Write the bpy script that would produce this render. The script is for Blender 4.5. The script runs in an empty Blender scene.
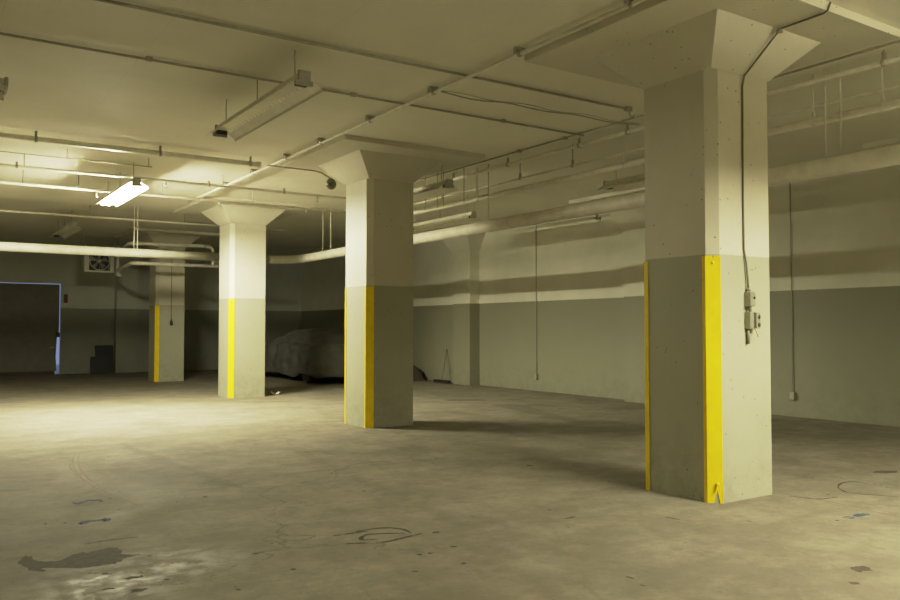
import bpy, bmesh, math, random
from mathutils import Vector, Matrix, noise
random.seed(7)
SC = bpy.context.scene
COL = SC.collection
PI = math.pi

# ------------------------------------------------------------------ materials
class NT:
    """tiny node-graph builder"""
    def __init__(s, name):
        s.m = bpy.data.materials.new(name); s.m.use_nodes = True
        s.t = s.m.node_tree; s.t.nodes.clear()
        s.out = s.n('ShaderNodeOutputMaterial'); s.b = s.n('ShaderNodeBsdfPrincipled')
        s.l(s.b.outputs[0], s.out.inputs[0])
        s.geo = s.n('ShaderNodeNewGeometry')
        s.pos = s.geo.outputs['Position']
    def n(s, k): return s.t.nodes.new(k)
    def l(s, a, b): s.t.links.new(a, b)
    def set(s, sock, v):
        if hasattr(v, 'is_output') or isinstance(v, bpy.types.NodeSocket): s.l(v, sock)
        else: sock.default_value = v
    def math(s, op, a, b=0.0, c=None, clamp=False):
        n = s.n('ShaderNodeMath'); n.operation = op; n.use_clamp = clamp
        s.set(n.inputs[0], a); s.set(n.inputs[1], b)
        if c is not None: s.set(n.inputs[2], c)
        return n.outputs[0]
    def vmath(s, op, a, b):
        n = s.n('ShaderNodeVectorMath'); n.operation = op
        s.set(n.inputs[0], a); s.set(n.inputs[1], b)
        return n.outputs[0]
    def noise(s, scale, detail=4, rough=.55, vec=None, out=0):
        n = s.n('ShaderNodeTexNoise'); n.inputs['Scale'].default_value = scale
        n.inputs['Detail'].default_value = detail; n.inputs['Roughness'].default_value = rough
        s.l(vec if vec is not None else s.pos, n.inputs['Vector']); return n.outputs[out]
    def voro(s, scale, feature='F1', vec=None, rnd=1.0):
        n = s.n('ShaderNodeTexVoronoi'); n.feature = feature; n.inputs['Scale'].default_value = scale
        n.inputs['Randomness'].default_value = rnd
        s.l(vec if vec is not None else s.pos, n.inputs['Vector']); return n.outputs['Distance']
    def map(s, v, a, b, c=0.0, d=1.0, smooth=False):
        n = s.n('ShaderNodeMapRange'); n.clamp = True
        if smooth: n.interpolation_type = 'SMOOTHSTEP'
        s.set(n.inputs[0], v); n.inputs[1].default_value = a; n.inputs[2].default_value = b
        n.inputs[3].default_value = c; n.inputs[4].default_value = d
        return n.outputs[0]
    def mix(s, f, a, b, mode='MIX'):
        n = s.n('ShaderNodeMix'); n.data_type = 'RGBA'; n.blend_type = mode
        s.set(n.inputs[0], f)
        for sock, v in ((n.inputs[6], a), (n.inputs[7], b)):
            s.set(sock, v if not isinstance(v, tuple) else (v[0], v[1], v[2], 1))
        return n.outputs[2]
    def sep(s, v=None):
        n = s.n('ShaderNodeSeparateXYZ'); s.l(v if v is not None else s.pos, n.inputs[0]); return n.outputs
    def bump(s, h, strength=.3, dist=.01):
        n = s.n('ShaderNodeBump'); n.inputs['Strength'].default_value = strength
        n.inputs['Distance'].default_value = dist; s.l(h, n.inputs['Height'])
        s.l(n.outputs[0], s.b.inputs['Normal'])
    def done(s, col, rough=.6, metal=0.0, spec=None):
        s.set(s.b.inputs['Base Color'], col if not isinstance(col, tuple) else (*col, 1))
        s.set(s.b.inputs['Roughness'], rough); s.b.inputs['Metallic'].default_value = metal
        if spec is not None: s.b.inputs['Specular IOR Level'].default_value = spec
        return s.m

def plain(name, col, rough=.5, metal=0.0, var=.12, scale=14, bump=.0, spec=None):
    g = NT(name)
    f = g.noise(scale, 4)
    dark = tuple(c*(1-var) for c in col); lite = tuple(min(1, c*(1+var)) for c in col)
    c = g.mix(g.map(f, .3, .7), dark, lite)
    if bump: g.bump(g.noise(scale*3, 3), bump, .004)
    return g.done(c, rough, metal, spec)

def painted_concrete(name, top, low, line=2.108, dirty=True, holes=True):
    """cream above, grey green below a paint line at a height"""
    g = NT(name)
    z = g.sep()[2]
    zz = g.math('ADD', z, g.math('MULTIPLY', g.math('SUBTRACT', g.noise(9, 3), .5), .012))
    f = g.map(zz, line-.004, line+.004)
    c = g.mix(f, low, top)
    big = g.noise(1.1, 5, .6)
    c = g.mix(g.map(big, .3, .75, 0, .22), c, (.22, .20, .14))
    if dirty:   # scuffing near the floor
        sc = g.math('MULTIPLY', g.map(z, 0, .9, 1, 0), g.map(g.noise(5, 6, .7), .42, .75))
        c = g.mix(g.math('MULTIPLY', sc, .45), c, (.12, .11, .085))
    if holes:
        v = g.voro(11); gate = g.map(g.noise(2.3, 2), .45, .49)
        hm = g.math('MULTIPLY', g.map(v, .07, .11, 1, 0), gate)
        c = g.mix(g.math('MULTIPLY', hm, .7), c, (.10, .095, .07))
    h = g.math('ADD', g.math('MULTIPLY', g.noise(26, 5), .6), g.noise(3, 3))
    g.bump(h, .22, .012)
    return g.done(c, .55, spec=.35)

def ceiling_mat():
    g = NT('ceiling_paint')
    c = g.mix(g.map(g.noise(.7, 6, .6), .3, .72), (.74, .715, .595), (.84, .815, .69))
    # board marks from the formwork
    x, y, z = g.sep()
    w = g.math('ABSOLUTE', g.math('SUBTRACT', g.math('FRACT', g.math('MULTIPLY', x, 1/1.22)), .5))
    line = g.map(w, .0, .006, .12, 0)
    c = g.mix(line, c, (.3, .28, .2))
    g.bump(g.noise(11, 5), .25, .01)
    return g.done(c, .6, spec=.3)

def floor_mat():
    g = NT('worn_concrete_floor')
    P = g.pos
    x, y, z = g.sep()
    n1 = g.noise(.35, 6, .62); n2 = g.noise(1.7, 7, .66); n3 = g.noise(14, 4, .6)
    c = g.mix(g.map(n1, .34, .68), (.192, .170, .130), (.262, .234, .180))
    c = g.mix(g.map(n2, .44, .70, 0, .5), c, (.40, .378, .30))
    c = g.mix(g.map(g.noise(4.5, 8, .72, g.vmath('ADD', P, (1, 9, 4))), .50, .68, 0, .45), c, (.14, .127, .094))
    c = g.mix(g.map(g.noise(.9, 8, .72, g.vmath('ADD', P, (7, 3, 1))), .53, .64, 0, .5), c, (.13, .117, .086))
    c = g.mix(g.map(n3, .35, .75, 0, .22), c, (.13, .12, .09))
    c = g.mix(g.map(g.noise(60, 4, .75), .42, .75, 0, .3), c, (.12, .11, .082))
    fine = g.noise(9, 9, .78, g.vmath('ADD', P, (3, 8, 2)))
    c = g.mix(g.map(fine, .52, .70, 0, .30), c, (.14, .124, .092))
    c = g.mix(g.map(fine, .44, .32, 0, .28), c, (.36, .33, .258))
    fl = g.n('ShaderNodeMapping'); g.l(P, fl.inputs[0]); fl.inputs['Scale'].default_value = (5.5, 2.2, 1); fl.inputs['Rotation'].default_value = (0, 0, -.58)
    c = g.mix(g.map(g.noise(1.6, 7, .75, fl.outputs[0]), .60, .66, 0, .42), c, (.12, .105, .075))
    # long wheel and mop streaks
    st = g.n('ShaderNodeMapping'); g.l(P, st.inputs[0]); st.inputs['Scale'].default_value = (.35, 3.2, 1); st.inputs['Rotation'].default_value = (0, 0, .5)
    c = g.mix(g.map(g.noise(1.3, 5, .6, st.outputs[0]), .50, .70, 0, .40), c, (.165, .148, .108))
    # warped coordinates for the stains
    wv = g.n('ShaderNodeTexNoise'); wv.inputs['Scale'].default_value = 5.5; wv.inputs['Detail'].default_value = 5; g.l(P, wv.inputs[0])
    wp = g.vmath('ADD', P, g.vmath('MULTIPLY', g.vmath('SUBTRACT', wv.outputs[1], (.5, .5, .5)), (.26, .26, 0)))
    wl = g.vmath('ADD', P, g.vmath('MULTIPLY', g.vmath('SUBTRACT', wv.outputs[1], (.5, .5, .5)), (.09, .09, 0)))
    def seg(vec, a, b, r0, r1, soft):
        """mask of a capsule from a to b, radius r0 -> r1"""
        a = Vector((a[0], a[1], 0)); b = Vector((b[0], b[1], 0)); d = b-a; L2 = d.dot(d)
        pa = g.vmath('SUBTRACT', vec, tuple(a))
        dt = g.n('ShaderNodeVectorMath'); dt.operation = 'DOT_PRODUCT'; g.l(pa, dt.inputs[0]); dt.inputs[1].default_value = tuple(d/L2)
        h = g.math('MULTIPLY', dt.outputs['Value'], 1.0, clamp=True)
        sc = g.n('ShaderNodeVectorMath'); sc.operation = 'SCALE'; sc.inputs[0].default_value = tuple(d); g.l(h, sc.inputs['Scale'])
        df = g.vmath('SUBTRACT', pa, sc.outputs[0])
        df = g.vmath('MULTIPLY', df, (1, 1, 0))
        ln = g.n('ShaderNodeVectorMath'); ln.operation = 'LENGTH'; g.l(df, ln.inputs[0])
        q = g.math('SUBTRACT', ln.outputs['Value'], g.math('MULTIPLY_ADD', h, r1-r0, r0))
        return g.map(q, -soft, soft, 1, 0)
    flecks = g.math('MULTIPLY', g.map(g.noise(16, 4, .7), .60, .64), seg(P, (1.0, 5.25), (1.5, 5.0), .35, .3, .15))
    c = g.mix(g.math('MULTIPLY', flecks, .8), c, (.09, .08, .06))
    pale = g.math('MULTIPLY', g.map(g.noise(7, 6, .7), .42, .6), seg(P, (.98, 5.05), (1.45, 5.25), .42, .38, .25))
    c = g.mix(g.math('MULTIPLY', pale, .28), c, (.48, .45, .38))  # lamp sheen on the polished patch, painted in as a paler colour
    # soft dark oil marks and tyre tracks
    for a, b, r0, r1, k in (((9.41, 13.96), (9.82, 13.69), .2, .12, .75), ((8.8, 9.6), (9.6, 12.5), .1, .3, .35), ((3.93, 9.16), (3.5, 5.0), .07, .07, .2),
                            ((2.29, 11.06), (2.56, 7.6), .06, .06, .32), ((.73, 8.49), (.9, 8.43), .05, .03, .7)):
        c = g.mix(g.math('MULTIPLY', seg(wp, a, b, r0, r1, .05), k), c, (.09, .082, .06))
    # shrinkage cracks
    cv = g.n('ShaderNodeTexNoise'); cv.inputs['Scale'].default_value = 1.3; cv.inputs['Detail'].default_value = 5; g.l(P, cv.inputs[0])
    cp = g.vmath('ADD', P, g.vmath('MULTIPLY', g.vmath('SUBTRACT', cv.outputs[1], (.5, .5, .5)), (1.3, 1.3, 0)))
    cr = g.voro(.33, 'DISTANCE_TO_EDGE', cp)
    c = g.mix(g.math('MULTIPLY', g.map(cr, .0, .0045, .6, 0), g.map(g.noise(.6, 3), .45, .6)), c, (.08, .07, .05))
    # pits
    v = g.voro(3.1); c = g.mix(g.math('MULTIPLY', g.map(v, .03, .06, .65, 0), g.map(g.noise(1.2, 2), .5, .58)), c, (.08, .07, .05))
    rough = g.map(g.noise(1.9, 6, .65), .3, .7, .72, .90)
    rough = g.math('SUBTRACT', rough, g.math('MULTIPLY', pale, .26))
    g.bump(g.math('ADD', g.math('MULTIPLY', n3, .4), g.noise(2.2, 6, .6)), .18, .02)
    return g.done(c, rough, spec=.22)

CREAM = (.66, .63, .52); SAGE = (.335, .335, .245)
M = {}
M['column'] = painted_concrete('column_paint', (.66, .63, .51), (.405, .402, .30))
M['wall'] = painted_concrete('wall_paint', (.71, .695, .575), (.245, .243, .172), holes=False)
M['wall_far'] = painted_concrete('far_wall_paint', (.55, .565, .51), (.27, .28, .235), holes=False)
M['ceiling'] = ceiling_mat()
M['floor'] = floor_mat()
M['yellow'] = plain('safety_yellow_paint', (.86, .635, .006), .4, var=.07, scale=9, bump=.08)
M['pipe'] = plain('cream_painted_pipe', (.74, .71, .59), .40, var=.1, scale=8, bump=.05)
M['pipe_lag'] = plain('white_pipe_lagging', (.70, .67, .56), .55, var=.12, scale=5, bump=.2)
M['conduit'] = plain('dull_painted_conduit', (.36, .335, .255), .45, var=.15, scale=10)
M['steel'] = plain('galvanised_steel', (.42, .41, .36), .42, .6, var=.15, scale=20)
M['dark'] = plain('dark_iron_clamp', (.055, .05, .04), .5, .3)
M['enamel'] = plain('white_enamel_reflector', (.70, .67, .55), .35, var=.08, scale=6)
M['endplate'] = plain('grey_steel_end_plate', (.42, .41, .35), .5)
M['socket'] = plain('black_lamp_socket', (.03, .028, .022), .5)
M['cable'] = plain('grey_cable_sheath', (.17, .155, .11), .55)
M['box'] = plain('grey_outlet_box', (.33, .32, .25), .4, .4, scale=30)
M['black'] = plain('matt_black_panel', (.012, .012, .014), .6)
M['cover'] = plain('grey_car_cover_cloth', (.105, .108, .094), .42, var=.25, scale=3, bump=.3)
M['tyre'] = plain('tyre_rubber', (.018, .018, .018), .75)
M['rim'] = plain('wheel_rim_metal', (.30, .30, .30), .35, .7)
M['car'] = plain('dark_car_body', (.03, .032, .035), .35)
M['door'] = plain('dark_roller_door', (.145, .14, .11), .55, var=.1, scale=4)
M['red'] = plain('faded_red_paint', (.16, .05, .035), .55)
M['paper'] = plain('white_scrap_paper', (.85, .83, .76), .7, var=.05)
M['heater'] = plain('white_heater_casing', (.58, .56, .48), .45)
M['tarp'] = plain('dark_brown_tarpaulin', (.05, .042, .03), .65, bump=.3)
M['wood'] = plain('broom_handle_wood', (.16, .12, .07), .6)
M['gong'] = plain('bell_bronze_paint', (.13, .115, .07), .3, .5)

def tube_mat(strength):
    g = NT('glowing_lamp_tube')
    e = g.b
    e.inputs['Base Color'].default_value = (.9, .88, .8, 1)
    e.inputs['Emission Color'].default_value = (1.0, .95, .66, 1)
    e.inputs['Emission Strength'].default_value = strength
    return g.m
M['tubeA'] = tube_mat(1520)
M['tubeB'] = tube_mat(980)
M['tubeC'] = tube_mat(520)
M['tube_off'] = plain('unlit_lamp_tube', (.75, .73, .62), .25, var=.03)

# ------------------------------------------------------------------ mesh helpers
class MB:
    def __init__(s): s.bm = bmesh.new()
    def box(s, a, b, bev=0.0, mat=None):
        a, b = Vector(a), Vector(b); c = (a+b)/2; d = b-a
        r = bmesh.ops.create_cube(s.bm, size=1, matrix=Matrix.Translation(c) @ Matrix.Diagonal((d.x, d.y, d.z, 1)))
        if bev:
            es = list({e for v in r['verts'] for e in v.link_edges})
            r2 = bmesh.ops.bevel(s.bm, geom=es, offset=bev, segments=2, affect='EDGES', profile=.5)
            vs = list({v for f in r2['faces'] for v in f.verts})
        else: vs = r['verts']
        if mat is not None: bmesh.ops.transform(s.bm, matrix=mat, verts=vs)
        return s
    def tube(s, pts, r, seg=12, caps=True, r_end=None):
        pts = [Vector(p) for p in pts]; n = len(pts)
        T = []
        for i in range(n):
            a = pts[max(0, i-1)]; b = pts[min(n-1, i+1)]; T.append((b-a).normalized())
        up = Vector((0, 0, 1)) if abs(T[0].z) < .9 else Vector((1, 0, 0))
        N = (up-T[0]*up.dot(T[0])).normalized(); rings = []
        for i in range(n):
            N = (N-T[i]*N.dot(T[i])).normalized(); B = T[i].cross(N)
            rr = r if r_end is None else r+(r_end-r)*i/(n-1)
            rings.append([s.bm.verts.new(pts[i]+(N*math.cos(2*PI*k/seg)+B*math.sin(2*PI*k/seg))*rr) for k in range(seg)])
        for i in range(n-1):
            for k in range(seg):
                f = s.bm.faces.new((rings[i][k], rings[i][(k+1) % seg], rings[i+1][(k+1) % seg], rings[i+1][k])); f.smooth = True
        if caps: s.bm.faces.new(rings[0][::-1]); s.bm.faces.new(rings[-1])
        return s
    def lathe(s, prof, loc, axis=(0, 0, 1), seg=24, caps=True):
        """prof: list of (radius, height) along the axis"""
        q = Vector((0, 0, 1)).rotation_difference(Vector(axis).normalized()); loc = Vector(loc); rings = []
        for r, h in prof:
            if r < 1e-6: rings.append([s.bm.verts.new(loc+q @ Vector((0, 0, h)))])
            else: rings.append([s.bm.verts.new(loc+q @ Vector((r*math.cos(2*PI*k/seg), r*math.sin(2*PI*k/seg), h))) for k in range(seg)])
        for A, B in zip(rings, rings[1:]):
            for k in range(seg):
                k2 = (k+1) % seg
                if len(A) == 1 and len(B) == 1: continue
                if len(A) == 1: vs = (A[0], B[k2], B[k])
                elif len(B) == 1: vs = (A[k], A[k2], B[0])
                else: vs = (A[k], A[k2], B[k2], B[k])
                f = s.bm.faces.new(vs); f.smooth = True
        if not caps: return s
        if len(rings[0]) > 1: s.bm.faces.new(rings[0][::-1])
        if len(rings[-1]) > 1: s.bm.faces.new(rings[-1])
        return s
    def prism(s, poly, z0, z1):
        """polygon in xy, counter-clockwise, extruded in z"""
        a = [s.bm.verts.new((x, y, z0)) for x, y in poly]; b = [s.bm.verts.new((x, y, z1)) for x, y in poly]
        n = len(poly)
        for i in range(n): s.bm.faces.new((a[i], a[(i+1) % n], b[(i+1) % n], b[i]))
        s.bm.faces.new(a[::-1]); s.bm.faces.new(b); return s
    def plate(s, poly, nrm, t):
        """3-D planar polygon thickened by t along nrm"""
        nrm = Vector(nrm).normalized()*t
        a = [s.bm.verts.new(Vector(p)) for p in poly]; b = [s.bm.verts.new(Vector(p)+nrm) for p in poly]; n = len(poly)
        for i in range(n): s.bm.faces.new((a[i], a[(i+1) % n], b[(i+1) % n], b[i]))
        s.bm.faces.new(a[::-1]); s.bm.faces.new(b); return s
    def mesh(s, name, mat):
        bmesh.ops.recalc_face_normals(s.bm, faces=s.bm.faces)
        me = bpy.data.meshes.new(name); s.bm.to_mesh(me); s.bm.free(); me.materials.append(mat); return me
    def build(s, name, mat, parent=None, loc=None):
        return link(name, s.mesh(name, mat), parent, loc)

def link(name, me, parent=None, loc=None):
    o = bpy.data.objects.new(name, me); COL.objects.link(o)
    if parent: o.parent = parent
    if loc is not None: o.location = loc
    return o
def tag(o, label, cat, group=None):
    o['label'] = label; o['category'] = cat
    if group: o['group'] = group
    return o
def thing(name, label, cat, loc=(0, 0, 0), group=None, rotz=0):
    o = bpy.data.objects.new(name, None); COL.objects.link(o); o.location = loc; o.rotation_euler = (0, 0, rotz)
    o.empty_display_size = .2
    return tag(o, label, cat, group)
def struct(o): o['kind'] = 'structure'; return o
def arc(c, r, a0, a1, z, n=12): return [(c[0]+r*math.cos(a0+(a1-a0)*i/n), c[1]+r*math.sin(a0+(a1-a0)*i/n), z) for i in range(n+1)]

# ------------------------------------------------------------------ room shell
ZC = 4.10
X0, X1, Y0, Y1 = -6.0, 12.36, -4.0, 28.8
def stain(name, c0, c1, alpha, wear):
    g = NT(name)
    g.done(g.mix(g.map(g.noise(22, 5, .7), .38, .68), c0, c1), .8, spec=.2)
    g.l(g.map(g.noise(13, 5, .7), wear, wear+.14, 0, alpha), g.b.inputs['Alpha']); return g.m
MARKS = [stain('dark_oil_stain', (.075, .068, .052), (.115, .105, .082), .9, .16), stain('scrawl_pigment', (.07, .062, .044), (.08, .07, .05), .8, .34),
         stain('blue_chalk_paint', (.06, .10, .18), (.08, .13, .21), .85, .36), stain('pale_skid', (.40, .33, .26), (.46, .38, .30), .55, .34)]
fm = MB().box((X0-.2, Y0-.2, -.2), (X1+.2, Y1+.2, 0))
def ribbon(pts, r, mi, z=.0007):
    """a worn stroke lying on the slab, tapering at both ends"""
    P = [Vector((x, y, 0)) for x, y in pts]; fine = []
    for k in range(len(P)-1):
        p0, p1, p2, p3 = P[max(0, k-1)], P[k], P[k+1], P[min(len(P)-1, k+2)]
        for q in range(6):
            f = q/6; fine.append(.5*((2*p1)+(p2-p0)*f+(2*p0-5*p1+4*p2-p3)*f*f+(3*p1-p0-3*p2+p3)*f**3))
    fine.append(P[-1]); n = len(fine); prev = None
    for k, p in enumerate(fine):
        t = (fine[min(n-1, k+1)]-fine[max(0, k-1)]); t = t.normalized() if t.length > 1e-9 else Vector((1, 0, 0))
        w = r*(.35+.65*min(1, 4*min(k, n-1-k)/n+.1))*(1+.35*noise.noise(p*9)); nrm = Vector((-t.y, t.x, 0))*w
        cur = (fm.bm.verts.new(p+nrm+Vector((0, 0, z))), fm.bm.verts.new(p-nrm+Vector((0, 0, z))))
        if prev: f = fm.bm.faces.new((prev[0], prev[1], cur[1], cur[0])); f.material_index = mi
        prev = cur
def blotch(out, mi, jit=.012, z=.0005):
    P = []
    for a, b in zip(out, out[1:]+out[:1]):
        for q in range(4):
            x, y = a[0]+(b[0]-a[0])*q/4, a[1]+(b[1]-a[1])*q/4
            P.append((x+jit*noise.noise(Vector((x*40, y*18, 0))), y+jit*2*noise.noise(Vector((x*40, y*18, 7))), z))
    f = fm.bm.faces.new([fm.bm.verts.new(p) for p in P]); f.material_index = mi
blotch([(.602, 5.812), (.639, 5.943), (.671, 6.015), (.68, 5.962), (.70, 5.972), (.697, 5.86), (.745, 5.783), (.799, 5.756), (.846, 5.752), (.92, 5.85), (.996, 5.885), (1.008, 5.838), (1.088, 5.882),
        (1.154, 5.898), (1.203, 5.88), (1.213, 5.799), (1.196, 5.69), (1.247, 5.642), (1.30, 5.621), (1.248, 5.595), (1.182, 5.574), (1.149, 5.515), (1.073, 5.478), (1.047, 5.495), (.968, 5.484), (.887, 5.516),
        (.804, 5.588), (.743, 5.62), (.707, 5.628), (.735, 5.555), (.707, 5.553), (.651, 5.623), (.633, 5.706), (.622, 5.777)], 1)
def spot(x, y, rx, ry, mi): blotch([(x+rx*math.cos(k*PI/5)*(1+.4*random.uniform(-1, 1)), y+ry*math.sin(k*PI/5)*(1+.4*random.uniform(-1, 1))) for k in range(10)], mi, .006)
for x, y, rx, ry in ((4.90, 2.84, .09, .05), (4.60, 2.70, .03, .03), (1.15, 5.12, .05, .022), (1.11, 4.86, .05, .03), (1.02, 5.3, .02, .02), (.98, 4.98, .03, .02), (1.30, 4.98, .02, .02), (2.94, 4.28, .02, .03),
                     (1.94, 5.22, .035, .018), (2.60, 4.30, .02, .015), (3.22, 5.03, .03, .03), (4.33, 4.84, .06, .02), (3.55, 3.35, .015, .02), (2.2, 7.2, .02, .03), (5.6, 6.9, .03, .04), (2.0, 4.75, .02, .02), (8.4, 4.57, .16, .07)):
    spot(x, y, rx, ry, 1)
for k in range(46):   # small dark flecks scattered over the slab
    spot(random.uniform(.8, 8), random.uniform(3.2, 12), random.uniform(.006, .018), random.uniform(.008, .03), 1)
for p in ([(2.55, 5.352), (2.683, 5.349), (2.825, 5.342)], [(2.715, 5.38), (2.893, 5.376), (3.003, 5.332), (3.06, 5.239), (3.056, 5.119)],
          [(3.016, 5.135), (2.924, 5.193), (2.832, 5.233), (2.759, 5.248), (2.691, 5.193), (2.683, 5.133), (2.778, 5.103)], [(2.715, 5.016), (2.803, 5.005), (2.956, 5.033), (3.115, 5.063)],
          [(2.531, 5.107), (2.669, 5.047)], [(3.083, 4.649), (3.129, 4.633)], [(2.796, 4.606), (2.829, 4.598)], [(2.874, 4.596), (2.913, 4.584)]): ribbon(p, .017, 2)
for p in ([(1.197, 7.589), (1.222, 7.501), (1.271, 7.563), (1.334, 7.604), (1.368, 7.572), (1.401, 7.575), (1.406, 7.474)], [(1.112, 6.771), (1.132, 6.72), (1.165, 6.794), (1.248, 6.778), (1.287, 6.791), (1.29, 6.731), (1.322, 6.788), (1.303, 6.84)]): ribbon(p, .028, 3)
for p in ([(6.10, 3.646), (6.19, 3.641)], [(6.225, 3.637), (6.338, 3.645), (6.401, 3.624)]): ribbon(p, .034, 3)
for p in ([(1.676, 10.47), (1.585, 10.091), (1.517, 9.652), (1.47, 9.168), (1.452, 8.713), (1.47, 8.394), (1.506, 7.97), (1.563, 7.616), (1.662, 6.895)], [(1.715, 10.444), (1.632, 10.06), (1.56, 9.547), (1.52, 9.066), (1.508, 8.613), (1.53, 8.236)],
          [(1.564, 10.021), (1.479, 9.6), (1.445, 9.185), (1.42, 8.735)]): ribbon(p, .012, 4)
for p in ([(7.197, 4.364), (7.397, 4.464), (7.556, 4.479), (7.636, 4.426), (7.634, 4.307)], [(7.197, 4.364), (7.083, 4.219), (7.102, 4.099), (7.17, 4.002), (7.261, 3.839)], [(6.504, 4.392), (6.537, 4.268), (6.607, 4.172), (6.816, 4.134)],
          [(1.041, 6.095), (1.206, 6.112), (1.388, 6.09)], [(4.97, 4.45), (4.989, 4.317)], [(6.273, 9.215), (6.536, 9.164)]): ribbon(p, .012, 2)
ribbon([(6.526, 4.50), (6.573, 4.244), (6.556, 3.872), (6.496, 3.437), (6.45, 2.6)], .012, 4)
fl = struct(fm.build('floor', M['floor']))
for m_ in MARKS: fl.data.materials.append(m_)
struct(MB().box((X0-.2, Y0-.2, ZC), (X1+.2, Y1+.2, ZC+.25)).build('ceiling', M['ceiling']))
struct(MB().box((X0-.2, Y0-.2, 0), (X0, Y1+.2, ZC)).build('wall_left', M['wall']))
struct(MB().box((X0, Y0-.2, 0), (X1, Y0, ZC)).build('wall_back', M['wall']))
wr = struct(MB().box((X1, Y0-.2, 0), (X1+.2, Y1+.2, ZC)).build('wall_right', M['wall']))
DX0, DX1, DZ = .95, 4.10, 2.90     # opening of the roller door
wf = MB(); wf.box((X0, Y1, 0), (DX0, Y1+.2, ZC)); wf.box((DX1, Y1, 0), (X1, Y1+.2, ZC)); wf.box((DX0, Y1, DZ), (DX1, Y1+.2, ZC))
wf = struct(wf.build('wall_far', M['wall_far']))

W, CH, Z1, Z2, WC, WP = .385, .081, 3.70, 4.03, .71, 1.17
ROWX, ROWY, SP = 6.054, 4.905, 6.203
def frustum(mb, cx, cy, wa, za, wb, zb, ymin=None):
    lo = [mb.bm.verts.new((cx+sx*wa, cy+sy*wa, za)) for sx, sy in ((-1, -1), (1, -1), (1, 1), (-1, 1))]
    hi = [mb.bm.verts.new((cx+sx*wb, cy+sy*wb, zb)) for sx, sy in ((-1, -1), (1, -1), (1, 1), (-1, 1))]
    for i in range(4): mb.bm.faces.new((lo[i], lo[(i+1) % 4], hi[(i+1) % 4], hi[i]))
    mb.bm.faces.new(lo[::-1]); mb.bm.faces.new(hi); return mb
# pilasters of the right wall with half capitals
for k in range(-1, 5):
    yc = 17.64+SP*(k-2)
    if yc-.4 < Y0 or yc+1.2 > Y1: continue
    mb = MB(); xf = 12.05
    mb.prism([(xf, yc-.385), (X1, yc-.385), (X1, yc+.385), (xf, yc+.385)], 0, Z1-.25)
    lo = [mb.bm.verts.new(p) for p in ((xf, yc-.385, Z1-.25), (X1, yc-.385, Z1-.25), (X1, yc+.385, Z1-.25), (xf, yc+.385, Z1-.25))]
    hi = [mb.bm.verts.new(p) for p in ((xf-.33, yc-.71, Z2), (X1, yc-.71, Z2), (X1, yc+.71, Z2), (xf-.33, yc+.71, Z2))]
    for i in range(4): mb.bm.faces.new((lo[i], lo[(i+1) % 4], hi[(i+1) % 4], hi[i]))
    mb.bm.faces.new(lo[::-1]); mb.bm.faces.new(hi)
    mb.box((xf-.75, yc-1.17, Z2), (X1, yc+1.17, ZC))
    mb.build('pilaster', M['wall'], wr)
# pilaster of the far wall at the end of the column row
mb = MB(); mb.box((5.72, 28.5, 0), (6.42, Y1, ZC)); mb.build('pilaster', M['wall_far'], wf)

# roller door with daylight leaking round its edge
d = MB()
d.plate([(DX0, Y1+.03, .10), (DX1-.10, Y1+.03, .10), (DX1-.13, Y1+.03, .55), (DX1-.10, Y1+.03, 1.25), (DX1-.045, Y1+.03, 1.38), (DX1-.04, Y1+.03, 2.0),
         (DX1-.045, Y1+.03, DZ-.03), (DX0, Y1+.03, DZ-.022)], (0, 1, 0), .05)
for i in range(7): d.box((DX0+.02, Y1+.012, .2+i*.37), (DX1-.16, Y1+.03, .235+i*.37))
dr = struct(d.build('door_1', M['door']))
MB().box((DX0, Y1+.01, 0), (DX1-.16, Y1+.1, .10)).build('bottom_seal', M['tarp'], dr)
MB().box((DX1-.14, Y1+.0, 1.18), (DX1-.02, Y1+.05, 1.34), .01).build('guide_bracket', M['dark'], dr)
MB().box((DX1-.30, Y1+.0, .84), (DX1-.17, Y1+.03, .87), .006).build('latch_bar', M['steel'], dr)
# pale apron outside the door
struct(MB().box((DX0-3, Y1+.2, -.2), (DX1+3, Y1+8, -.02)).build('floor_apron', plain('outdoor_concrete', (.5, .5, .5), .8)))

# ------------------------------------------------------------------ columns
def shaft_mesh():
    c2 = .006
    poly = [(-W, -W+CH), (-W+CH, -W), (W-c2, -W), (W, -W+c2), (W, W-c2), (W-c2, W), (-W+c2, W), (-W, W-c2)]
    return MB().prism(poly, 0, Z1).mesh('shaft', M['column'])
def guard_near(notch):
    t = .006; H = 2.095; zb = .0
    g = MB(); a = (-W, -W+CH); b = (-W+CH, -W); nn = Vector((-1, -1, 0)).normalized()
    def at(f, z): return (a[0]+(b[0]-a[0])*f, a[1]+(b[1]-a[1])*f, z)
    if notch: poly = [at(-.04, zb), at(.42, zb), at(.66, .13), at(.86, zb), at(1.0, zb), at(1.0, H), at(.60, H), at(.52, H-.035), at(.44, H), at(-.04, H)]
    else: poly = [at(-.04, zb), at(1.04, zb), at(1.04, H), at(-.04, H)]
    g.plate(poly, nn, t)
    g.plate([(-W, -W+CH, zb), (-W, -W+CH+.034, zb), (-W, -W+CH+.034, H), (-W, -W+CH, H)], (-1, 0, 0), t)
    g.plate([(-W+CH, -W, zb), (-W+CH+.005, -W, zb), (-W+CH+.005, -W, H), (-W+CH, -W, H)], (0, -1, 0), t)
    if notch:   # torn lip folded outwards and two bolt heads
        p = Vector(at(.68, .13))+nn*.008
        g.lathe([(.0, .012), (.014, .008), (.018, 0)], p+Vector((0, 0, .03)), nn, 8)
        g.plate([p, Vector(at(.55, .08))+nn*.03, Vector(at(.62, .17))+nn*.015], nn, .004)
        g.lathe([(.0, .01), (.012, .006), (.014, 0)], Vector(at(.5, H-.06))+nn*.006, nn, 8)
    return g.mesh('corner_guard', M['yellow'])
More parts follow.
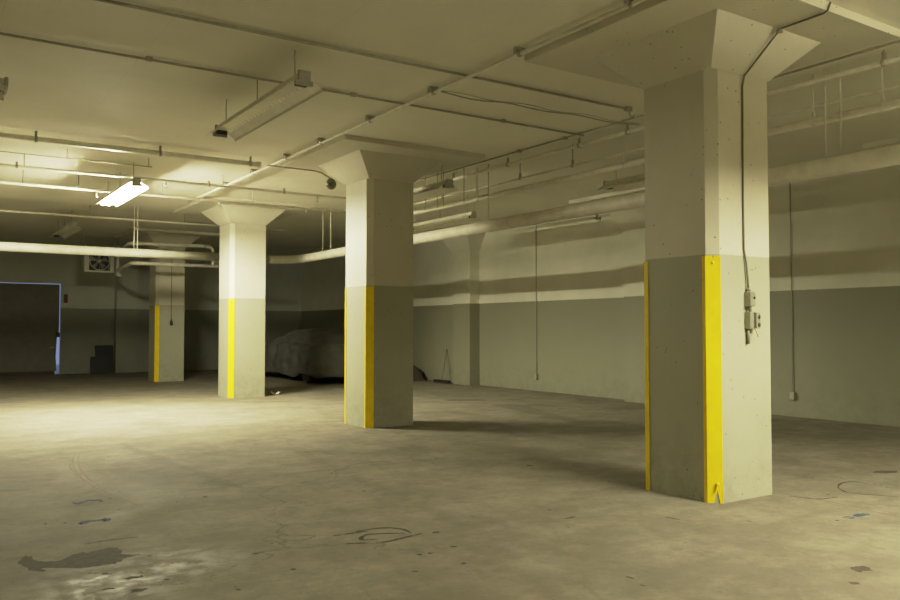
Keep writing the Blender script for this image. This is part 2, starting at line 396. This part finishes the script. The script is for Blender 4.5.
def guard_far():
    t = .006; H = 2.095; g = MB()
    g.plate([(-W, W-.038, 0), (-W, W+t, 0), (-W, W+t, H), (-W, W-.038, H)], (-1, 0, 0), t)
    g.plate([(-W, W, 0), (-W+.06, W, 0), (-W+.06, W, H), (-W, W, H)], (0, 1, 0), t)
    return g.mesh('corner_guard', M['yellow'])
sh_me = shaft_mesh()
cap_me = frustum(MB(), 0, 0, W, Z1, WC, Z2).mesh('capital', M['column'])
pan_me = MB().box((-WP, -WP, Z2), (WP, WP, ZC)).mesh('drop_panel', M['column'])
gn0, gn1, gf = guard_near(True), guard_near(False), guard_far()
clabel = ['nearest and largest square concrete column, with conduit and outlet boxes on its right face',
          'square cream and sage concrete column second nearest, its front face in shadow',
          'square concrete column third from the camera, lit on both visible faces',
          'farthest and smallest square concrete column, dim, with a cord hanging on its front']
for i in range(4):
    t = thing('concrete_column', clabel[i], 'column', (ROWX, ROWY+SP*i, 0), 'row of mushroom columns with yellow corner guards')
    link('shaft', sh_me, t); link('capital', cap_me, t); link('drop_panel', pan_me, t)
    g_ = link('corner_guard', gn0 if i == 0 else gn1, t)
    if i == 0: g_['label'] = 'yellow steel corner guard torn at its foot'
    if i < 2: link('corner_guard', gf, t)

# ------------------------------------------------------------------ pipes and conduits
def rod(parent, x, y, z0, z1=ZC, r=.008, name='hanger_rod', mat='conduit'):
    return MB().tube([(x, y, z0), (x, y, z1)], r, 6).build(name, M[mat], parent)
def clamp(parent, c, r, axis, ztop, name='hanger_clamp', mat='conduit', w=.035):
    """split ring round a pipe with a lug up to the ceiling"""
    c = Vector(c); ax = Vector(axis)
    mb = MB()
    mb.lathe([(r+.001, -w/2), (r+.007, -w/2), (r+.007, w/2), (r+.001, w/2)], c, ax, 14)
    s = Vector((ax.y, ax.x, 0))
    h = min(ztop, c.z+r+.07)
    A = c+Vector((0, 0, r)); 
    mb.box(A-Vector((.014, .014, .0)), (A.x+.014, A.y+.014, h))
    if ztop-h > .02: mb.tube([(c.x, c.y, h-.005), (c.x, c.y, ztop)], .008, 6)
    return mb.build(name, M[mat], parent)
def sprinkler(parent, x, y, z):
    mb = MB(); mb.lathe([(.014, 0), (.014, .03), (.02, .03), (.02, .045), (.008, .05), (.008, .085), (.035, .088), (.035, .092), (0, .093)], (x, y, z), (0, 0, -1), 10)
    return mb.build('sprinkler_head', M['steel'], parent)

# two thin conduits on the ceiling, running left to right
t = thing('ceiling_conduit', 'thin dark conduit on the ceiling crossing just behind the large unlit fixture', 'conduit', (0, 8.13, 4.065))
MB().tube([(-5.9, 0, .01), (-2, 0, .008), (2, 0, .008), (4.2, 0, .01), (7.55, 0, .008)], .0135, 8).build('conduit_run', M['conduit'], t)
for x in (-.2, 1.9, 4.1, 6.2): MB().box((x-.03, -.02, -.008), (x+.03, .02, .035), .004).build('strap', M['conduit'], t)
t = thing('ceiling_conduit', 'thin dark ceiling conduit nearest the camera, its right end a small hook', 'conduit', (0, 6.85, 4.065))
MB().tube([(-5.9, 0, .008), (0, 0, .008), (3, 0, .01), (7.08, 0, .008)], .015, 8).build('conduit_run', M['conduit'], t)
MB().box((7.03, -.03, -.02), (7.12, .03, .035), .005).tube([(7.09, 0, 0), (7.11, 0, -.06), (7.15, 0, -.08), (7.18, 0, -.05)], .01, 6).build('end_hook', M['conduit'], t)
t = thing('loose_cable', 'loose wavering cable tacked under the ceiling left of the nearest column', 'cable', (0, 0, 0))
def wav(off, ph): return [(4.80+i*2.9/24, 7.41-.15*i/24+.016*math.sin(i*.9+ph), 4.065+off*(1-math.cos(i*.8+ph))*.5-.012) for i in range(25)]
MB().tube(wav(-.03, 0), .008, 6).build('cable_strand', M['conduit'], t)
MB().tube(wav(.015, 2.2), .005, 6).build('cable_strand', M['conduit'], t)

# conduit with clips running along the columns' left side
t = thing('clipped_conduit', 'pale conduit with clips running away along the ceiling left of the columns', 'conduit', (4.725, 0, 4.04))
MB().tube([(0, Y0+.05, 0), (0, 6, 0), (0, 12, -.005), (0, 15.2, 0), (-.05, 15.7, -.02), (-.06, 16.5, -.02)], .019, 10).build('conduit_run', M['pipe'], t)
for y in (3.1, 4.53, 5.94, 7.45, 8.9, 10.34, 11.57, 12.99, 14.4):
    mb = MB(); mb.lathe([(.02, -.02), (.028, -.02), (.028, .02), (.02, .02)], (0, y, 0), (0, 1, 0), 12)
    mb.box((-.065, y-.02, .026), (.05, y+.02, .058), .004).box((-.065, y-.018, -.010), (-.053, y+.018, .03)); mb.build('clip', M['steel'], t)

# sprinkler branch lines
t = thing('sprinkler_pipe', 'cream pipe under the ceiling at left, nearest and thickest of the branch lines', 'pipe', (0, 0, 0), 'branch pipes crossing the ceiling')
MB().tube([(X0+.05, 11.98, 3.975), (4.44, 11.98, 3.975)], .037, 12).lathe([(.037, 0), (.046, 0), (.046, .06), (.03, .07), (0, .072)], (4.40, 11.98, 3.975), (1, 0, 0), 14).build('pipe_run', M['pipe'], t)
for x in (1.37, 2.97, 4.30): clamp(t, (x, 11.98, 3.975), .037, (1, 0, 0), ZC)
t = thing('sprinkler_pipe', 'thin cream pipe hung on rods, second of the branch lines from the camera', 'pipe', (0, 0, 0), 'branch pipes crossing the ceiling')
MB().tube([(X0+.05, 13.75, 3.9), (7.58, 13.75, 3.9)], .023, 10).build('pipe_run', M['pipe'], t)
for x in (1.32, 4.21, 5.56): clamp(t, (x, 13.75, 3.9), .023, (1, 0, 0), 3.97)
for x in (1.42, 4.45): rod(t, x, 13.75, 3.9)
for x in (.6, 3.5, 6.2): sprinkler(t, x, 13.75, 3.88)
t = thing('sprinkler_pipe', 'thin cream pipe on long rods passing behind the glowing lamp', 'pipe', (0, 0, 0), 'branch pipes crossing the ceiling')
MB().tube([(X0+.05, 15.15, 3.86), (7.58, 15.15, 3.86)], .023, 10).build('pipe_run', M['pipe'], t)
for x in (1.55, 2.4, 3.8, 5.5): rod(t, x, 15.15, 3.86)
for x in (2.68, 4.85, 6.6): sprinkler(t, x, 15.15, 3.84)
t = thing('sprinkler_pipe', 'thin pale pipe across the dark rear ceiling in front of the farthest column', 'pipe', (0, 0, 0), 'branch pipes crossing the ceiling')
MB().tube([(X0+.05, 18.75, 3.85), (7.58, 18.75, 3.85)], .022, 10).build('pipe_run', M['pipe'], t)
for x in (0.5, 3.2, 5.2): rod(t, x, 18.75, 3.85)
t = thing('ceiling_conduit', 'thin hairline conduit between the left branch pipes', 'conduit', (0, 0, 0))
MB().tube([(X0+.05, 13.0, 3.95), (3.1, 13.0, 3.96)], .007, 6).build('conduit_run', M['conduit'], t)
for x in (1.9, 3.05): rod(t, x, 13.0, 3.95, r=.006)

# wire to the alarm bell behind the second column's capital
t = thing('alarm_bell', 'round dark alarm bell behind the second column capital, on a thin conduit', 'bell', (5.56, 11.80, 3.76))
MB().lathe([(0, .062), (.03, .058), (.06, .045), (.082, .02), (.09, 0), (.086, -.006)], (0, 0, 0), (-.75, -.62, -.22), 28).build('gong', M['gong'], t)
MB().lathe([(.055, -.03), (.055, 0)], (0, 0, 0), (-.75, -.62, -.22), 20).build('back_box', M['box'], t)
MB().tube([(-1.0, .16, .215), (-.22, .14, .21), (-.12, .12, .19), (.02, .03, .09), (.03, .02, .02)], .012, 8).build('feed_conduit', M['conduit'], t)

# main white pipe: across behind the third column, then along the right aisle
t = thing('main_pipe', 'thick white lagged pipe crossing at left and turning along the right aisle', 'pipe', (0, 0, 0))
RE = .62
pp = [(X0+.05, 18.48, 3.1), (3, 18.48, 3.1), (7.7-RE, 18.48, 3.1)]+arc((7.7-RE, 18.48-RE), RE, PI/2, 0, 3.1, 14)+[(7.7, 12, 3.1), (7.7, 6, 3.1), (7.7, Y0+.05, 3.1)]
MB().tube(pp, .095, 24).build('pipe_run', M['pipe_lag'], t)
for (x, y) in ((4.05, 18.48), (4.12, 18.48), (.2, 18.48), (7.7, 16.75), (7.7, 16.35), (7.7, 10.82), (7.7, 10.5), (7.7, 4.74), (7.7, 4.58), (7.7, 1.5)):
    rod(t, x, y, 3.18, r=.0105, mat='pipe')
MB().tube([(7.7, 8.04, 3.01), (7.7, 8.04, 2.93)], .018, 8).tube([(7.64, 8.04, 2.955), (7.77, 8.04, 2.955)], .013, 8).box((7.755, 8.03, 2.90), (7.77, 8.05, 2.99)).build('drain_valve', M['conduit'], t)
for y in (3.2, 6.6, 9.9, 13.3): MB().lathe([(.0965, -.03), (.1, -.03), (.1, .03), (.0965, .03)], (7.7, y, 3.1), (0, 1, 0), 24).build('lagging_band', M['pipe_lag'], t)

# stack of thinner pipes above it along the aisle
t = thing('aisle_pipe', 'medium cream pipe just above the thick white pipe in the right aisle', 'pipe', (0, 0, 0), 'pipes stacked over the right aisle')
MB().tube([(7.78, Y0+.05, 3.602), (7.78, 15.3, 3.602)], .042, 14).build('pipe_run', M['pipe'], t)
for y in (4.92, 4.2, 7.6, 10.9, 14.2): clamp(t, (7.78, y, 3.602), .042, (0, 1, 0), ZC, mat='pipe', w=.035)
t = thing('aisle_pipe', 'thinnest pipe, midway up the stack over the right aisle', 'pipe', (0, 0, 0), 'pipes stacked over the right aisle')
MB().tube([(7.87, Y0+.05, 3.79), (7.87, 15.0, 3.79)], .017, 8).build('pipe_run', M['pipe'], t)
for y in (3.0, 6.5, 8.7, 9.9, 12.1): clamp(t, (7.87, y, 3.79), .017, (0, 1, 0), ZC, mat='conduit')
t = thing('aisle_pipe', 'paired pale pipe high under the ceiling, topmost large pipe over the right aisle', 'pipe', (0, 0, 0), 'pipes stacked over the right aisle')
MB().tube([(7.63, Y0+.05, 3.98), (7.63, 14.6, 3.98)], .028, 10).build('pipe_run', M['pipe'], t)
for y in (3.1, 4.1, 7.4, 8.3, 9.9, 11.4): clamp(t, (7.63, y, 3.98), .028, (0, 1, 0), ZC)
t = thing('ceiling_conduit', 'thin dark conduit tight to the ceiling above the right aisle pipes', 'conduit', (0, 0, 0))
MB().tube([(7.46, Y0+.05, 4.08), (7.46, 13.5, 4.08)], .011, 8).build('conduit_run', M['conduit'], t)
for y in (8.4, 9.4): MB().box((7.43, y-.03, 4.06), (7.49, y+.03, 4.095)).build('strap', M['conduit'], t)
t = thing('drop_rod', 'pair of thin hanger rods over the aisle right of the second column', 'rod', (7.3, 11.2, 3.5))
for dx, dy in ((0, 0), (.1, .35), (.2, -.3), (0.05, .65)): MB().tube([(dx, dy, .0), (dx, dy, .6)], .007, 6).build('rod', M['conduit'], t)

# unit heater with its supply and return pipes
t = thing('unit_heater', 'white fan heater box hanging from the dark ceiling left of the farthest column', 'heater', (4.58, 25.2, 3.40))
c_ = MB(); c_.box((-.43, -.16, -.33), (-.30, .2, .33), .01).box((.26, -.16, -.33), (.36, .2, .33), .01).box((-.30, -.16, .29), (.26, .2, .33)).box((-.30, -.16, -.33), (.26, .2, -.28)).box((-.30, .02, -.30), (.26, .2, .30))
c_.build('casing', M['heater'], t)
MB().box((-.29, .0, -.27), (.25, .019, .28)).build('fan_recess', M['black'], t)
fb = MB()
for k in range(5):
    a = k*2*PI/5; ca, sa = math.cos(a), math.sin(a); cb, sb = math.cos(a+.55), math.sin(a+.55)
    fb.plate([(-.02+.05*ca, -.05, .05*sa), (-.02+.235*ca, -.075, .235*sa), (-.02+.235*cb, -.02, .235*sb), (-.02+.06*cb, -.03, .06*sb)], (0, 1, 0), .006)
fb.lathe([(.07, 0), (.07, .06), (.04, .075), (0, .08)], (-.02, -.02, 0), (0, -1, 0), 16)
fb.build('fan', M['steel'], t)
gd = MB(); gd.lathe([(.255, 0), (.275, 0), (.275, .03), (.255, .03), (.255, 0)], (-.02, -.17, 0), (0, 1, 0), 28, False)
for k in range(4):
    a = k*PI/4; gd.tube([(-.02-.262*math.cos(a), -.165, -.26*math.sin(a)), (-.02+.26*math.cos(a), -.165, .26*math.sin(a))], .005, 5)
gd.build('fan_guard', M['heater'], t)
for x in (-.36, .31): MB().tube([(x, 0, .32), (x, 0, .70)], .012, 6).build('hanger_rod', M['conduit'], t)
t = thing('heater_pipe', 'pair of pale pipes looping beside the fan heater, before the farthest column', 'pipe', (0, 0, 0))
MB().tube([(6.62, 21.5, 3.63), (6.4, 21.5, 3.63), (4.80, 21.5, 3.61), (4.68, 21.55, 3.61), (4.64, 21.7, 3.61), (4.98, 24.6, 3.63), (5.04, 25.0, 3.63)], .045, 10).build('supply_pipe', M['pipe'], t)
lo_ = MB(); lo_.tube([(6.45, 21.5, 3.63), (6.62, 21.5, 3.62), (6.70, 21.5, 3.56), (6.72, 21.5, 3.45), (6.72, 21.5, 3.11)], .045, 10)
lo_.tube([(7.3, 21.5, 3.11), (4.85, 21.5, 3.11), (4.72, 21.55, 3.11), (4.68, 21.7, 3.11), (4.98, 24.6, 3.13), (5.04, 25.0, 3.13)], .045, 10); lo_.build('return_pipe', M['pipe'], t)
MB().tube([(5.05, 25.02, 2.98), (5.05, 25.02, 3.85)], .06, 10).box((4.98, 24.9, 2.96), (5.13, 25.1, 3.14), .01).build('header', M['heater'], t)
MB().tube([(5.05, 25.02, 3.85), (5.05, 25.02, ZC)], .012, 6).build('hanger_rod', M['conduit'], t)

# wall conduits with little boxes
for y, zz, lab in ((14.93, .30, 'thin dark conduit dropping down the right wall left of the nearest column'), (8.25, .31, 'thin dark conduit dropping down the right wall right of the nearest column')):
    t = thing('wall_conduit', lab, 'conduit', (X1-.022, y, 0))
    MB().tube([(0, 0, zz+.08), (0, 0, ZC-.02)], .0085, 8).build('conduit_run', M['conduit'], t)
    MB().box((-.04, -.045, zz-.03), (.022, .045, zz+.10), .006).build('outlet_box', M['box'], t)

# conduit, cable and outlet boxes on the nearest column
yf = ROWY-W
t = thing('column_wiring', 'thin dark conduit running down the nearest column to two small outlet boxes', 'conduit', (0, 0, 0))
yc_ = ROWY-WC; yp = ROWY-WP
MB().tube([(6.13, yp-.02, ZC-.01), (6.09, yp-.02, Z2-.01), (6.10, yp+.02, Z2-.02), (6.11, yc_-.04, Z2-.02), (6.11, yc_-.02, Z2-.04), (6.08, yf-.025, Z1-.01), (6.07, yf-.012, Z1-.10),
           (6.062, yf-.010, 2.6), (6.066, yf-.010, 2.16), (6.082, yf-.02, 2.05), (6.10, yf-.02, 1.92), (6.105, yf-.022, 1.80)], .0085, 8).build('conduit_run', M['cable'], t)
MB().lathe([(.022, 0), (.03, .0), (.03, .03), (.022, .03)], (6.11, yc_-.03, Z2-.05), (0, -.3, 1), 10).build('elbow_fitting', M['box'], t)
b = MB(); b.box((6.075, yf-.065, 1.665), (6.145, yf, 1.795), .006).lathe([(.016, 0), (.016, .03)], (6.105, yf-.03, 1.80), (0, 0, 1), 10); bx = b.build('outlet_box', M['box'], t)
MB().lathe([(.011, 0), (.013, .006), (.0, .007)], (6.125, yf-.065, 1.74), (0, -1, 0), 10).build('knockout', M['socket'], bx)
MB().tube([(6.105, yf-.035, 1.67), (6.11, yf-.035, 1.64), (6.11, yf-.035, 1.60)], .015, 8).build('flexible_link', M['cable'], t)
b = MB(); b.box((6.075, yf-.06, 1.47), (6.13, yf, 1.62), .006); bx = b.build('outlet_box', M['box'], t)
fp = MB(); fp.box((6.13, yf-.085, 1.475), (6.19, yf-.01, 1.615), .008); fp = fp.build('receptacle', M['box'], bx)
for z in (1.575, 1.505): MB().lathe([(.018, 0), (.018, .004), (0, .005)], (6.16, yf-.085, z), (0, -1, 0), 12).build('socket_face', M['socket'], fp)
MB().tube([(6.145, yf-.05, 1.478), (6.17, yf-.06, 1.42), (6.18, yf-.06, 1.40)], .003, 5).build('loose_wire', M['wood'], bx)
MB().tube([(6.098, yf-.018, 1.475), (6.098, yf-.018, 1.34)], .015, 8).build('conduit_stub', M['cable'], bx)

# cord on the farthest column
t = thing('hanging_cord', 'thin cord with dark plug hanging on the front of the farthest column', 'cord', (6.07, 23.10, 0))
MB().tube([(0, 0, 3.6), (0, 0, 2.4), (.0, 0, 1.75)], .008, 6).build('cord', M['cable'], t)
MB().lathe([(.012, .12), (.02, .06), (.042, .03), (.042, -.05), (.02, -.07), (0, -.072)], (0, -.03, 1.62), (0, 0, 1), 10).build('plug', M['socket'], t)

# ------------------------------------------------------------------ strip lights
L2, RW = 1.22, .185
def refl_mesh(prof, slots=(2, 4)):
    """sloping wings with a row of slots by the housing, shallow lips at the rims"""
    mb = MB(); nseg = 48
    rows = []
    for i in range(nseg+1):
        y = -L2+2*L2*i/nseg; rows.append([mb.bm.verts.new((x, y, z)) for x, z in prof])
    for i in range(nseg):
        for k in range(len(prof)-1):
            if k in slots and i % 2 == 1 and 1 < i < nseg-2: continue      # open slots
            mb.bm.faces.new((rows[i][k], rows[i][k+1], rows[i+1][k+1], rows[i+1][k]))
    me = mb.mesh('reflector', M['enamel']); return me
RF = refl_mesh([(-RW, 0), (-RW+.012, .022), (-.092, .074), (-.062, .088), (.062, .088), (.092, .074), (RW-.012, .022), (RW, 0)])
BR = refl_mesh([(-.185, .016), (-.168, .034), (-.112, .066), (-.072, .088), (.072, .088), (.112, .066), (.168, .034), (.185, .016)], (1, 5))
HS = MB().box((-.05, -L2+.02, .092), (.05, L2-.02, .15), .006).mesh('housing', M['enamel'])
EP = MB().box((-.06, -.02, .07), (.06, .012, .165), .005).box((-.085, -.012, .028), (.085, .012, .072), .004).mesh('end_plate', M['endplate'])
SK = MB().box((-.06, -.03, .035), (.06, .03, .088), .012).mesh('lamp_holder', M['socket'])
def strip_light(label, x, y, z, tubes=None, rods=((0, -1.0), (0, 0), (0, 1.0)), rotz=0, bare=False):
    t = thing('strip_light', label, 'light', (x, y, z), 'fluorescent strip lights hung from the ceiling', rotz)
    link('housing', HS, t)
    link('reflector', RF if not bare else BR, t)
    for s in (-1, 1):
        link('end_plate', EP, t, (0, s*(L2-.005), 0)); link('lamp_holder', SK, t, (0, s*(L2-.07), 0))
    for dx, dy in rods: rod(t, dx, dy, .148, ZC-z, r=.006)
    if tubes:
        for dx in (-.05, .05): MB().tube([(dx, -L2+.09, .045 if bare else .06), (dx, L2-.09, .045 if bare else .06)], .017, 10).build('lamp_tube', M[tubes], t)
    return t
strip_light('large unlit strip light with white reflector nearest the camera, upper left', 3.0, 8.17, 3.68)
strip_light('glowing lit strip light at far left, between the branch pipes', 2.94, 14.5, 3.66, 'tubeA', bare=True)
strip_light('small unlit strip light in the dark at the rear left ceiling', 3.0, 20.75, 3.66)
strip_light('end of an unlit strip light cut by the left edge of the picture', -.50, 8.55, 3.63, rotz=PI/2)
strip_light('unlit strip light behind the thick pipe, just right of the second column', 9.2, 14.25, 3.60)
strip_light('unlit strip light behind the aisle pipes, just left of the nearest column', 9.2, 8.17, 3.64)
strip_light('unlit strip light high against the right side of the second column', 6.95, 11.72, 3.62)
strip_light('lit strip light in front of the nearest column, outside the right of the picture', 6.42, .35, 3.62, 'tubeB', rotz=PI/2)

# ------------------------------------------------------------------ covered car
def prof_z(y):      # roof line along the car, tail towards the camera
    pts = [(19.60, 1.10), (19.75, 1.28), (20.1, 1.41), (20.8, 1.45), (21.6, 1.44), (22.3, 1.36), (22.9, 1.22), (23.5, 1.05), (24.2, .98), (24.6, .86), (24.8, .66)]
    for (a, za), (b, zb) in zip(pts, pts[1:]):
        if y <= b:
            f = max(0, min(1, (y-a)/(b-a))); return za+(zb-za)*f
    return pts[-1][1]
XC, HW = 9.74, .86
def cover_mesh():
    mb = MB(); rows = []
    def section(y, kx):
        h = prof_z(y); end = min(1, (y-19.55)/.35, (24.85-y)/.5); e = max(0, end)**.5
        hw = HW*((.97+.03*e) if y < 21 else (.90+.10*e)); base = .15+.035*math.sin(y*2.3)+.10*math.exp(-((y-20.6)/.35)**2)
        sh = min(.92, h*.78)
        half = [(hw, base), (hw*1.01, base+.12), (hw*1.015, .5), (hw*1.0, .68), (hw*.985, sh)]
        top = hw*(.70 if h > 1.15 else .86)
        for k in range(1, 6):
            f = k/5; half.append((hw*.985+(top-hw*.985)*f, sh+(h-.06-sh)*f))
        for k in range(1, 5): half.append((top*(1-k/4), h-.06+.06*math.sin(k/4*PI/2)))
        # refine
        fine = []
        for (a, b) in zip(half, half[1:]):
            for q in range(3): fine.append((a[0]+(b[0]-a[0])*q/3, a[1]+(b[1]-a[1])*q/3))
        fine.append(half[-1])
        full = [(-x, z) for x, z in fine]+[(x, z) for x, z in fine[-2::-1]]
        return [(x*kx, z) for x, z in full]
    ys = [(19.58, k) for k in (0, .15, .3, .45, .6, .75, .9)]+[(19.58+i*(24.8-19.58)/72, 1) for i in range(73)]+[(24.82, k) for k in (.8, .5, .2, 0)]
    n = None
    for j, (y, kx) in enumerate(ys):
        r = []
        for i, (x, z) in enumerate(section(y, kx)):
            bul = .10*(1-kx*kx)
            yy = y-(bul if y < 20 else -bul) - (max(0, .9-z)*.10 if y < 19.7 else 0)+(max(0, z-.9)*.30 if y < 19.7 and kx < 1 else 0)
            w = noise.noise(Vector((x*1.3, yy*2.6, z*1.1)))*.045+(.5-abs(noise.noise(Vector((x*1.2+5, yy*1.0, z*6.5+.6*x)))))*.085
            side = 1 if x > 0 else -1
            sag = .018*math.sin(yy*7+z*4)*max(0, 1-abs(z-.75)*1.6)
            zz = z+w*.45 if z > .5 else z+w*.9
            xx = XC+x+side*(w+sag)*(1 if kx == 1 else .2); yo = yy-(w*2.2 if kx < 1 and y < 20 else 0)
            r.append(mb.bm.verts.new((xx, yo, zz)))
        rows.append(r)
    for A, B in zip(rows, rows[1:]):
        for i in range(len(A)-1):
            f = mb.bm.faces.new((A[i], A[i+1], B[i+1], B[i])); f.smooth = True
    return mb.mesh('car_cover', M['cover'])
co = link('car_cover', cover_mesh())
tag(co, 'wrinkled grey cloth cover draped over the parked car', 'cover')
so = co.modifiers.new('thick', 'SOLIDIFY'); so.thickness = .006
t = thing('car', 'parked car under the grey cover, only its dark wheels and sills showing', 'car', (XC, 21.9, 0))
b = MB(); b.box((-.72, -1.95, .24), (.72, 1.95, .62), .08).box((-.48, -1.5, .60), (.48, -.2, 1.15), .12).box((-.66, -1.9, .60), (.66, 1.5, .72), .05); b.build('body', M['car'], t)
wm = MB(); wm.lathe([(.19, -.10), (.30, -.10), (.325, -.07), (.325, .07), (.30, .10), (.19, .10)], (0, 0, .325), (1, 0, 0), 28); wm = wm.mesh('wheel', M['tyre'])
hm = MB(); hm.lathe([(.185, 0), (.19, .05), (.12, .03), (.04, .06), (0, .062)], (0, 0, .325), (-1, 0, 0), 20); hm = hm.mesh('hub', M['rim'])
for sx in (-1, 1):
    for y in (-1.3, 1.9):
        w_ = link('wheel', wm, t, (sx*.66, y, 0)); hb = link('hub', hm, w_, (0, 0, 0))
        if sx > 0: hb.scale.x = -1

# ------------------------------------------------------------------ small things on the floor and far wall
t = thing('push_broom', 'push broom leaning on the right wall beside the far pilaster, dark head down', 'broom', (11.93, 18.38, 0))
MB().box((-.05, -.36, .03), (.05, .36, .09), .01).build('head', M['black'], t)
br = MB()
for i in range(24): br.box((-.045, -.35+i*.029, 0), (.045, -.35+i*.029+.024, .032))
br.build('bristles', M['tarp'], t)
MB().tube([(0, 0, .08), (.40, .38, .90)], .013, 8).build('handle', M['wood'], t)

# dark tarpaulin heap
hp = MB(); rows = []
for i in range(25):
    r = []
    for j in range(21):
        u, v = -1+2*i/24, -1+2*j/20
        q = max(0, 1-(abs(u)**3+abs(v)**2.5))
        z = .46*q**.8*(1+.25*noise.noise(Vector((u*2, v*2, 3))))
        if q <= 0: z = 0
        r.append(hp.bm.verts.new((11.83+.48*u, 20.35+.85*v, z)))
    rows.append(r)
for A, B in zip(rows, rows[1:]):
    for j in range(20):
        f = hp.bm.faces.new((A[j], A[j+1], B[j+1], B[j])); f.smooth = True
tag(hp.build('tarpaulin_heap', M['tarp']), 'dark brown tarpaulin heap on the floor right of the second column', 'tarpaulin')

def board(name, x0, x1, h, y, lean, label):
    mb = MB(); mb.box((x0, -.02, 0), (x1, .02, h), .006); o = mb.build(name, M['black']); o.location = (0, y, 0.005); o.rotation_euler = (-lean, 0, 0)
    return tag(o, label, 'board', 'dark boards leaning on the far wall')
board('dark_board', 5.10, 5.66, .92, 28.42, .22, 'taller dark board leaning on the far wall near the roller door')
board('dark_board', 4.92, 5.46, .56, 28.22, .16, 'shorter dark board standing in front of the taller leaning board')

s_ = MB(); s_.box((-.06, -.03, -.14), (.06, 0, .14), .006)
s_ = s_.build('alarm_box', M['red'], None, (4.23, Y1, 2.42)); tag(s_, 'small dull red box on the far wall beside the roller door', 'box')

pm = MB(); rows = []
for i in range(7):
    r = []
    for j in range(6):
        u, v = i/6-.5, j/5-.5
        r.append(pm.bm.verts.new((u*.17, v*.12, .03+.03*noise.noise(Vector((u*6, v*6, 1)))+.05*u*u*4)))
    rows.append(r)
for A, B in zip(rows, rows[1:]):
    for j in range(5): pm.bm.faces.new((A[j], A[j+1], B[j+1], B[j]))
pm = pm.build('paper_scrap', M['paper'], None, (6.78, 17.2, -.012)); tag(pm, 'crumpled white paper scrap on the floor by the third column', 'paper')
so = pm.modifiers.new('thick', 'SOLIDIFY'); so.thickness = .004

# ------------------------------------------------------------------ light
def area(name, loc, rot, sx, sy, power, col):
    l = bpy.data.lights.new(name, 'AREA'); l.shape = 'RECTANGLE'; l.size = sx; l.size_y = sy; l.energy = power; l.color = col
    o = bpy.data.objects.new(name, l); COL.objects.link(o); o.location = loc; o.rotation_euler = rot; return o
w = bpy.data.worlds.new('daylight'); SC.world = w; w.use_nodes = True
w.node_tree.nodes['Background'].inputs[0].default_value = (.50, .60, 1.0, 1)
w.node_tree.nodes['Background'].inputs[1].default_value = .42

# ------------------------------------------------------------------ camera
cam = bpy.data.cameras.new('camera'); co_ = bpy.data.objects.new('camera', cam); COL.objects.link(co_)
cam.sensor_width = 36; cam.lens = 817.72/900*36; cam.clip_start = .05; cam.clip_end = 200
co_.location = (0, 0, 1.48); co_.rotation_euler = (PI/2+.034, 0, -.5855)
SC.camera = co_
SC.view_settings.view_transform = 'Standard'
SC.view_settings.look = 'None'
SC.view_settings.exposure = 0
# the soft highlight roll-off of a phone camera
SC.view_settings.use_curve_mapping = True
cm = SC.view_settings.curve_mapping
cm.use_clip = True; cm.clip_max_x = 6.0; cm.clip_max_y = 2.0
cv = cm.curves[3]
cv.points[0].location = (0, 0); cv.points[1].location = (6.0, 1.05)
for p in ((.25, .25), (.5, .5), (.75, .64), (1.1, .745), (1.8, .85), (3.2, .96)): cv.points.new(*p)
cm.update()
